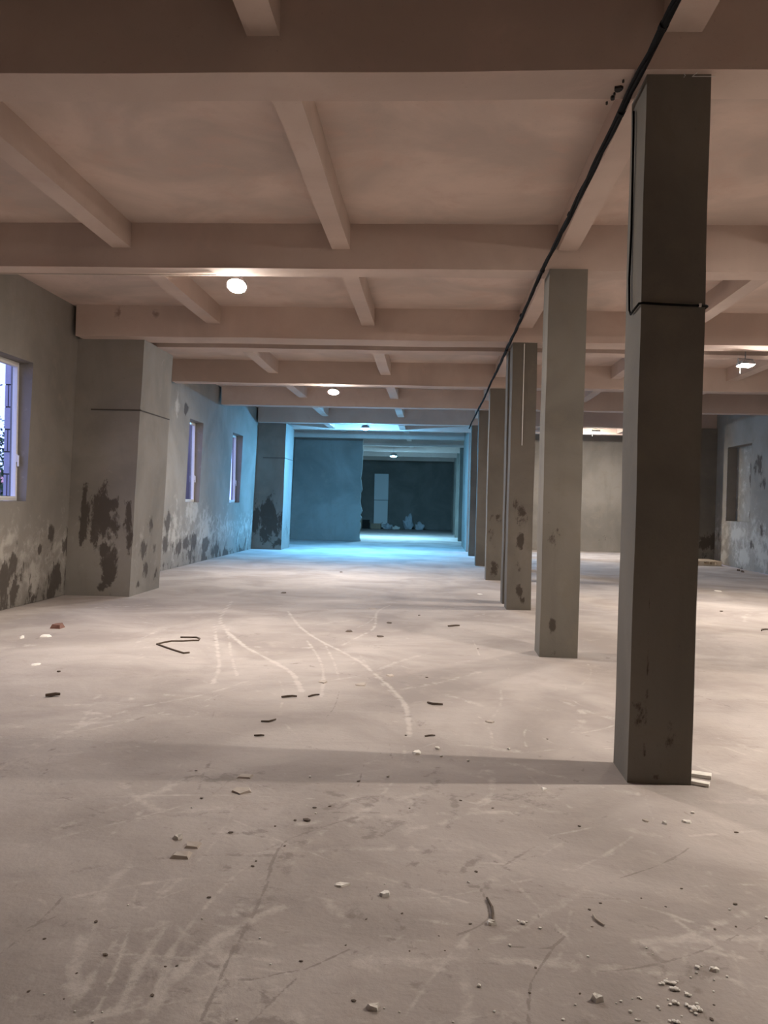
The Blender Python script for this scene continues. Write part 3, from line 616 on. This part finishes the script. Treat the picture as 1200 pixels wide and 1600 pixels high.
# ------------------------------------------------------------------ debris on the floor
def fl(px, py): 
    p = onz(px, py); return Vector((p.x, p.y, floor_z(p.x, p.y)))
def shard(name, px, py, wpx, hpx, th, mat, label, cat, group=None, n=7, rz=None, jag=0.3, seed=None, quad=False):
    th *= 0.75; p = fl(px, py); r = random.Random(seed if seed is not None else int(px*7+py*13))
    s_ = p.y/F_PX; w_ = max(0.006, wpx*s_); d_ = min(max(hpx*p.y*p.y/(F_PX*CAM_H)-th*p.y/CAM_H*0.7, 0.35*w_), 1.7*w_)
    if quad: ang = [0.7, 2.45, 3.85, 5.6]; n = 4
    else: ang = [2*math.pi*(k+r.uniform(-.3, .3))/n for k in range(n)]
    ring_ = [(w_/2*(1+jag*r.uniform(-1, .35))*math.cos(a)*(1.3 if quad else 1), d_/2*(1+jag*r.uniform(-1, .35))*math.sin(a)*(1.3 if quad else 1)) for a in ang]
    q = MB(); k2 = [th*(1+0.35*r.uniform(-1, 1)) for _ in ring_]; k = len(ring_)
    tp_ = [r.uniform(0.62, 0.96) for _ in ring_]
    q.add([(x, y, 0) for x, y in ring_]+[(x*tp_[i], y*tp_[i], k2[i]) for i, (x, y) in enumerate(ring_)]+[(0, 0, th*1.08)],
          [tuple(range(k-1, -1, -1))]+[(i, (i+1) % k, k+(i+1) % k, k+i) for i in range(k)]+[(k+i, k+(i+1) % k, 2*k) for i in range(k)])
    o = q.build(name, mat, None, p); 
    if rz: o.rotation_euler.z = rz
    return tag(o, label, cat, group)
G = 'debris scattered on the floor'
# larger named pieces
def offcut(px, py, w_, d_, t, rz, label, z=0.0):
    p = fl(px, py); o = MB().box(-w_/2, w_/2, -d_/2, d_/2, 0, t).build('block_offcut', M['chip'], None, p+Vector((0, 0, z)), bevel=0.004); o.rotation_euler.z = rz
    return tag(o, label, 'offcut', 'white block offcuts at the column foot')
offcut(1096, 1213, 0.115, 0.075, 0.022, -0.35, 'white block offcut at the foot of the cable-wrapped column, rear one')
offcut(1094, 1226, 0.105, 0.055, 0.022, -0.45, 'white block offcut at the foot of the cable-wrapped column, front one')
shard('tile_shard', 383, 1212, 25, 9, 0.010, M['tile'], 'small grey tile shard lying behind the larger pointed shard', 'shard', G, quad=True, jag=0.15)
shard('tile_shard', 378, 1235, 36, 14, 0.012, M['tile'], 'larger grey tile shard with a pointed edge', 'shard', G, n=5, jag=0.12, seed=4)
shard('tile_shard', 284, 1336, 32, 17, 0.014, M['tile'], 'broken grey tile piece, lower of a close pair by a white lump', 'shard', G, quad=True, jag=0.2)
shard('tile_shard', 302, 1321, 24, 15, 0.012, M['tile'], 'broken grey tile piece, upper of a close pair by a white lump', 'shard', G, quad=True, jag=0.2)
shard('plaster_lump', 278, 1309, 17, 9, 0.022, M['chip'], 'white plaster lump beside two broken tile pieces', 'plaster', G, n=6)
shard('plaster_chip', 585, 1577, 27, 17, 0.016, M['chip'], 'triangular white plaster chip on bare foreground floor', 'plaster', G, n=5, jag=0.6, seed=15)
shard('plaster_chip', 933, 1563, 19, 14, 0.022, M['chip'], 'chunky white plaster piece left of the crumb scatter', 'plaster', G, n=7, jag=0.5)
shard('plaster_chip', 1117, 1514, 19, 11, 0.012, M['chip'], 'star-shaped flat plaster chip above the crumb scatter', 'plaster', G, n=9, jag=0.6)
shard('plaster_sliver', 533, 1382, 29, 8, 0.008, M['chip'], 'thin curved white sliver near a plaster clump', 'plaster', G, n=8, rz=0.25)
shard('plaster_clump', 602, 1398, 18, 12, 0.014, M['chip'], 'crumbly white plaster clump near the thin sliver', 'plaster', G, n=10, jag=0.5)
shard('plaster_chip', 652, 1176, 18, 9, 0.014, M['chip'], 'white plaster chip lying in the column shadow', 'plaster', G, n=6, seed=5)
shard('plaster_chip', 851, 1233, 12, 9, 0.010, M['chip'], 'white three-cornered chip just before the column shadow', 'plaster', G, n=3, jag=0.2)
shard('plaster_chip', 1073, 1284, 16, 6, 0.012, M['chip'], 'oval pale chip in front of the cable-wrapped column', 'plaster', G, n=10, jag=0.12)
shard('plaster_chip', 1039, 1286, 8, 7, 0.016, M['chip'], 'little white lump beside the oval pale chip', 'plaster', G, n=6)
shard('tile_shard', 1009, 1282, 14, 6, 0.008, M['tile'], 'thin grey flake in front of the cable-wrapped column', 'shard', G, n=6)
shard('brick_piece', 90, 981, 17, 8, 0.06, M['brick'], 'dark reddish broken brick piece by the window wall', 'brick', G, quad=True, jag=0.1)
shard('plaster_chip', 71, 994, 22, 6, 0.02, M['chip'], 'long white plaster chip near the broken brick', 'plaster', G, n=6)
shard('plaster_chip', 34, 997, 9, 5, 0.03, M['chip'], 'small white lump left beside the long white chip', 'plaster', G, n=6)
shard('plaster_chip', 55, 1038, 16, 7, 0.012, M['chip'], 'flat pale flake between the brick and the dark stick', 'plaster', G, n=8)
def stick(px0, px1, r, mat, name, label, cat, grp=G, bend=0.0):
    a, b = fl(*px0), fl(*px1); m_ = (a+b)/2; o_ = m_.copy(); d = b-a; nrm = Vector((-d.y, d.x, 0))*bend
    up = Vector((0, 0, r))
    o = MB().tube([a-o_+up, (a*0.6+b*0.4)-o_+up+nrm, (a*0.3+b*0.7)-o_+up*1.2+nrm*.7, b-o_+up], [r*.8, r, r*.9, r*.7], 6).build(name, mat, None, o_)
    return tag(o, label, cat, grp)
stick((71, 1088), (94, 1086), 0.016, M['wood'], 'wood_stick', 'short dark wooden stick near the window wall', 'stick')
stick((700, 979), (718, 978), 0.012, M['wood'], 'wood_stick', 'dark splinter lying level with the next column', 'stick', bend=0.05)
stick((664, 1151), (680, 1150), 0.006, M['wood'], 'wood_stick', 'thin dark splinter behind the column shadow', 'stick', bend=0.1)
stick((397, 1149), (413, 1149), 0.007, M['wood'], 'wood_stick', 'thin dark splinter near the bent brown strip', 'stick')
stick((408, 1127), (431, 1124), 0.007, M['wood'], 'wood_strip', 'bent brown strip resting on the tyre tracks', 'stick', bend=-0.25)
stick((440, 1090), (464, 1089), 0.010, M['wood'], 'wood_strip', 'ragged brown strip between the tyre tracks', 'stick', bend=0.12)
stick((482, 1089), (499, 1086), 0.008, M['wood'], 'wood_strip', 'short brown strip beside the ragged brown strip', 'stick', bend=0.1)
stick((668, 1099), (692, 1102), 0.010, M['wood'], 'wood_strip', 'twisted brown bark strip on open floor', 'stick', bend=-0.15)
stick((761, 1404), (769, 1440), 0.006, M['wood'], 'peeled_splinter', 'long peeled splinter standing out along a crack', 'stick', bend=0.06)
shard('plaster_clump', 767, 1443, 20, 10, 0.016, M['chip'], 'pale plaster clump at the end of the peeled splinter', 'plaster', G, n=9, jag=0.5)
stick((927, 1430), (944, 1446), 0.005, M['tile'], 'curled_strip', 'curled pale strip on the right foreground floor', 'strip', bend=-0.1)
stick((1190, 986), (1204, 984), 0.012, M['wood'], 'wood_strip', 'dark strip on the floor beyond the cable-wrapped column', 'stick', bend=0.2)
for (px, py, wpx, hpx, lab) in [(443, 926, 12, 4, 'dark flake on the floor nearest the blue light'), (545, 986, 14, 4, 'dark flat flake left of another dark flake'), (594, 994, 13, 4, 'dark flake with a pointed end by the tracks'),
          (608, 973, 9, 7, 'dark crumpled scrap behind the two dark flakes'), (533, 894, 7, 3, 'tiny dark flake far along the aisle'), (92, 1049, 7, 3, 'dark crumb above the dark wooden stick')]:
    shard('dark_flake', px, py, wpx, hpx, 0.014, M['wood'], lab, 'flake', G, n=6)
# bent cord
pts = [fl(*q)+Vector((0, 0, 0.008)) for q in [(296, 1020), (287, 1021), (268, 1015), (245, 1007), (257, 1004), (268, 1002), (285, 1002), (302, 1001), (310, 1001), (312, 998), (307, 996), (282, 996)]]
o_ = pts[4].copy(); o_.z = 0
tag(MB().tube([p-o_ for p in pts], 0.010, 6).build('bent_cord', M['wood'], None, o_, smooth=True), 'bent piece of brown cord looped on the floor', 'cord')
for (px, py, wpx, hpx, lab) in [(609, 1055, 15, 5, 'pale flake beside the curved tyre track'), (565, 1069, 22, 8, 'broad pale flake with a dark underside'), (505, 1065, 16, 6, 'flat dusty flake between tyre tracks'), (765, 1128, 14, 5, 'pale flake on open floor toward the columns'),
          (582, 950, 14, 4, 'pale flake far along the tyre-tracked aisle'), (750, 928, 10, 4, 'small white chip before the dark column bases'), (1122, 923, 12, 4, 'white flake on the floor toward the pallet')]:
    shard('plaster_flake', px, py, wpx, hpx, 0.010, M['chip'] if 'white' in lab else M['tile'], lab, 'plaster', G, n=7)
for (px, py) in [(1154, 892), (1160, 894)]:
    shard('rubble_piece', px, py, 6, 4, 0.06, M['wood'], 'dark rubble piece against the flaking wall', 'rubble', 'rubble at the flaking wall', n=6)
# crumbs: the little white ones
crumbs = [(1079, 1526, 4), (1088, 1519, 5), (1090, 1511, 9), (1096, 1508, 4), (1031, 1537, 6), (1036, 1536, 7), (1041, 1534, 9), (1047, 1535, 8), (1053, 1537, 10), (1058, 1533, 5), (1042, 1529, 4), (1050, 1545, 9), (1056, 1546, 10),
          (1061, 1547, 6), (1073, 1553, 8), (1078, 1555, 7), (1070, 1549, 4), (1047, 1569, 6), (1053, 1566, 10), (1059, 1568, 7), (1044, 1561, 4), (1073, 1570, 8), (1079, 1574, 9), (1085, 1577, 12), (1091, 1574, 8), (1095, 1578, 9), (1087, 1584, 7),
          (1080, 1580, 6), (1089, 1568, 6), (1028, 1573, 6), (1031, 1577, 4), (985, 1581, 7), (994, 1593, 5), (999, 1594, 5), (970, 1564, 5), (963, 1567, 3), (988, 1560, 4), (998, 1558, 6), (1002, 1560, 4), (899, 1570, 5), (919, 1494, 5), (880, 1593, 5),
          (1053, 1596, 8), (1060, 1598, 9), (1046, 1595, 6), (1116, 1530, 4), (1136, 1525, 5), (1115, 1548, 4), (1065, 1587, 4), (748, 1541, 8), (797, 1477, 6), (732, 1378, 5), (601, 1381, 4), (810, 1438, 5), (817, 1442, 9), (823, 1440, 5), (844, 1450, 6),
          (748, 1483, 4), (773, 1581, 5), (689, 1182, 5), (731, 1189, 5), (795, 1171, 6), (683, 1170, 9), (606, 1213, 5), (484, 1213, 5), (1010, 1480, 4), (200, 1414, 4), (69, 1553, 4), (117, 1580, 4), (160, 1581, 4), (145, 1596, 5), (423, 1507, 4), (370, 1594, 5), (300, 1261, 4),
          (493, 1270, 4), (1140, 1420, 5), (1198, 1433, 6), (1082, 1270, 6), (600, 1576, 4), (624, 1582, 4), (708, 1597, 4), (316, 1436, 4), (406, 1466, 4), (1020, 1490, 3)]
base = []
for k in range(6):
    r = random.Random(k); bm = bmesh.new(); bmesh.ops.create_icosphere(bm, subdivisions=1, radius=0.5)
    for v in bm.verts:
        v.co *= 1+r.uniform(-.28, .2); v.co.z = max(v.co.z*0.75+0.28, 0)
    me = bpy.data.meshes.new('plaster_crumb'); bm.to_mesh(me); bm.free(); me.materials.append(M['chip']); base.append(me)
for i, (px, py, s_) in enumerate(crumbs):
    p = fl(px, py); o = bpy.data.objects.new('plaster_crumb', base[i % 6]); C.objects.link(o); o.location = p
    k = s_*p.y/F_PX; o.scale = (k, k, k*0.8); o.rotation_euler.z = i*1.7
    lab = ('tiny white crumb in the dense plaster scatter below the star-shaped chip' if px > 1025 and py > 1500 else 'tiny white crumb lying apart between the dense scatter and chunky plaster piece' if px > 860 and py > 1480
           else 'tiny white crumb close to the column shadow strip' if py < 1275 else 'tiny white crumb lying alone on the cracked floor')
    tag(o, lab, 'crumb', 'white plaster crumbs')
# grit: little dark ones
gb = base[0].copy(); gb.materials.clear(); gb.materials.append(M['wood'])
grit = [(491, 1261, 8), (515, 1259, 7), (461, 1281, 8), (480, 1281, 16), (361, 1300, 10), (445, 1321, 6), (315, 1246, 8), (306, 1203, 6), (560, 1220, 8), (400, 1345, 6), (395, 1353, 8), (327, 1402, 9), (45, 1548, 8), (744, 1361, 8), (552, 1564, 10), (572, 1436, 5), (634, 1149, 6),
        (667, 1058, 6), (747, 1014, 5), (655, 961, 6), (855, 1155, 5), (695, 1485, 4), (628, 1427, 6), (837, 1512, 7), (828, 1551, 6), (1149, 1411, 9), (1117, 1450, 7), (921, 1420, 7), (925, 1447, 5), (906, 1552, 6), (1112, 1592, 10), (1116, 1569, 5), (1065, 1387, 6), (1150, 1446, 6), (238, 1555, 10), (258, 1510, 6), (276, 1509, 6),
        (150, 1440, 9), (165, 1492, 12), (70, 1466, 7), (120, 1520, 6), (100, 1560, 5), (470, 1502, 8), (540, 1477, 5), (640, 1486, 5), (686, 1462, 4), (735, 1443, 7), (1002, 1402, 5), (1040, 1415, 5), (938, 1410, 6), (1127, 955, 8), (430, 1290, 6), (720, 1250, 6), (770, 1262, 6), (640, 1262, 5), (905, 1290, 7), (1150, 1300, 8)]
for i, (px, py, s_) in enumerate(grit):
    p = fl(px, py); o = bpy.data.objects.new('dark_grit', gb); C.objects.link(o); o.location = p
    k = s_*p.y/F_PX; o.scale = (k, k*0.7, k*0.3); o.rotation_euler.z = i*0.9
    lab = ('tiny dark fleck on the pale floor beyond the column shadow' if py < 1160 else 'tiny dark fleck near the broken tile pieces' if px < 520 and py < 1410 else 'tiny dark fleck among the pale wheel streaks' if px < 480
           else 'tiny dark fleck around the crumb scatter and curled strip' if px > 830 else 'tiny dark fleck between the thin sliver and the peeled splinter')
    tag(o, lab, 'grit', 'dark grit flecks')

# ------------------------------------------------------------------ outside the windows
tag(MB().box(-40, 40, -60, 90, -0.3, -0.12).build('ground_yard', M['yard']), 'bare yard ground outside the windows', 'ground', kind='structure')
# block wall seen through the near window
yw = 15.2; a = ony(10, 660, yw); b = ony(31, 660, yw)
e = empty('block_wall', ((a.x+b.x)/2, yw, -0.12)); tag(e, 'grey block wall stub standing outside the near window', 'wall')
wd = b.x-a.x+0.1; zt = ony(15, 566, yw).z+0.12
nrow = int(zt/0.42); bh = zt/nrow
MB().box(-wd/2+0.01, wd/2-0.01, 0.02, 0.18, 0, zt).build('mortar', M['seam'], e)
me = None
for r_ in range(nrow):
    off = 0.0 if r_ % 2 else wd*0.28
    for (u0, u1) in ((-wd/2, -wd/2+wd*0.5-off), (-wd/2+wd*0.5-off, wd/2)):
        MB().box(u0+0.012, u1-0.012, 0, 0.2, r_*bh+0.014, (r_+1)*bh-0.014).build('wall_block', M['panel'], e)
# tree
def tree(x, y, z0, h, spread, n, label, seed):
    e = empty('leafy_tree', (x, y, z0)); tag(e, label, 'tree'); r = random.Random(seed)
    MB().tube([(0, 0, 0), (0.05, 0.03, h*0.4), (0, 0.05, h*0.8)], [0.09, 0.07, 0.03], 7).build('trunk', M['wood'], e)
    q = MB()
    for _ in range(n):
        c = Vector((r.gauss(0, spread*0.45), r.gauss(0, spread*0.45), h*0.55+r.gauss(0, h*0.2))); d = Vector((r.uniform(-1, 1), r.uniform(-1, 1), r.uniform(-1, 1))).normalized(); u = d.orthogonal().normalized(); l = r.uniform(0.09, 0.16)
        q.add([c, c+d*l*0.5+u*l*0.3, c+d*l, c+d*l*0.5-u*l*0.3], [(0, 1, 2, 3)])
    o = q.build('foliage', M['leaf'], e); o['kind'] = 'stuff'
p = ony(3, 650, 20.0); tree(p.x-0.5, 20.0, -0.12, 4.0, 1.1, 1600, 'leafy tree outside the near window', 11)
p = ony(-10, 650, 18.0); tree(p.x-0.6, 17.5, -0.12, 3.4, 1.0, 900, 'smaller leafy tree beyond the near window', 12)
# low shed with pink roof
p = ony(5, 730, 26.0); e = empty('low_shed', (p.x-1.2, 26.0, -0.12)); tag(e, 'low shed with a pinkish sheet roof outside', 'shed')
MB().box(-1.6, 1.6, 0, 2.0, 0, 2.1).build('shed_wall', M['render'], e)
q = MB(); q.add([(-1.8, -0.2, 2.1), (1.8, -0.2, 2.1), (1.8, 2.2, 2.55), (-1.8, 2.2, 2.55), (-1.8, -0.2, 2.16), (1.8, -0.2, 2.16), (1.8, 2.2, 2.61), (-1.8, 2.2, 2.61)], [(3, 2, 1, 0), (4, 5, 6, 7), (0, 1, 5, 4), (1, 2, 6, 5), (2, 3, 7, 6), (3, 0, 4, 7)]); q.build('shed_roof', M['rooftile'], e)
MB().box(-0.5, 0.3, -0.03, 0.0, 0, 1.8).build('shed_door', M['wood'], e)
# neighbour wall behind the other two windows
e = empty('outer_wall', (-9.2, 36.0, -0.12)); tag(e, 'dark rendered building wall outside the violet window', 'wall')
MB().box(-0.25, 0, -9, -3.2, 0, 5.6).build('wall_body', M['render'], e)
MB().box(-0.32, 0.07, -9.05, -3.15, 5.6, 5.75).build('coping', M['seam'], e)
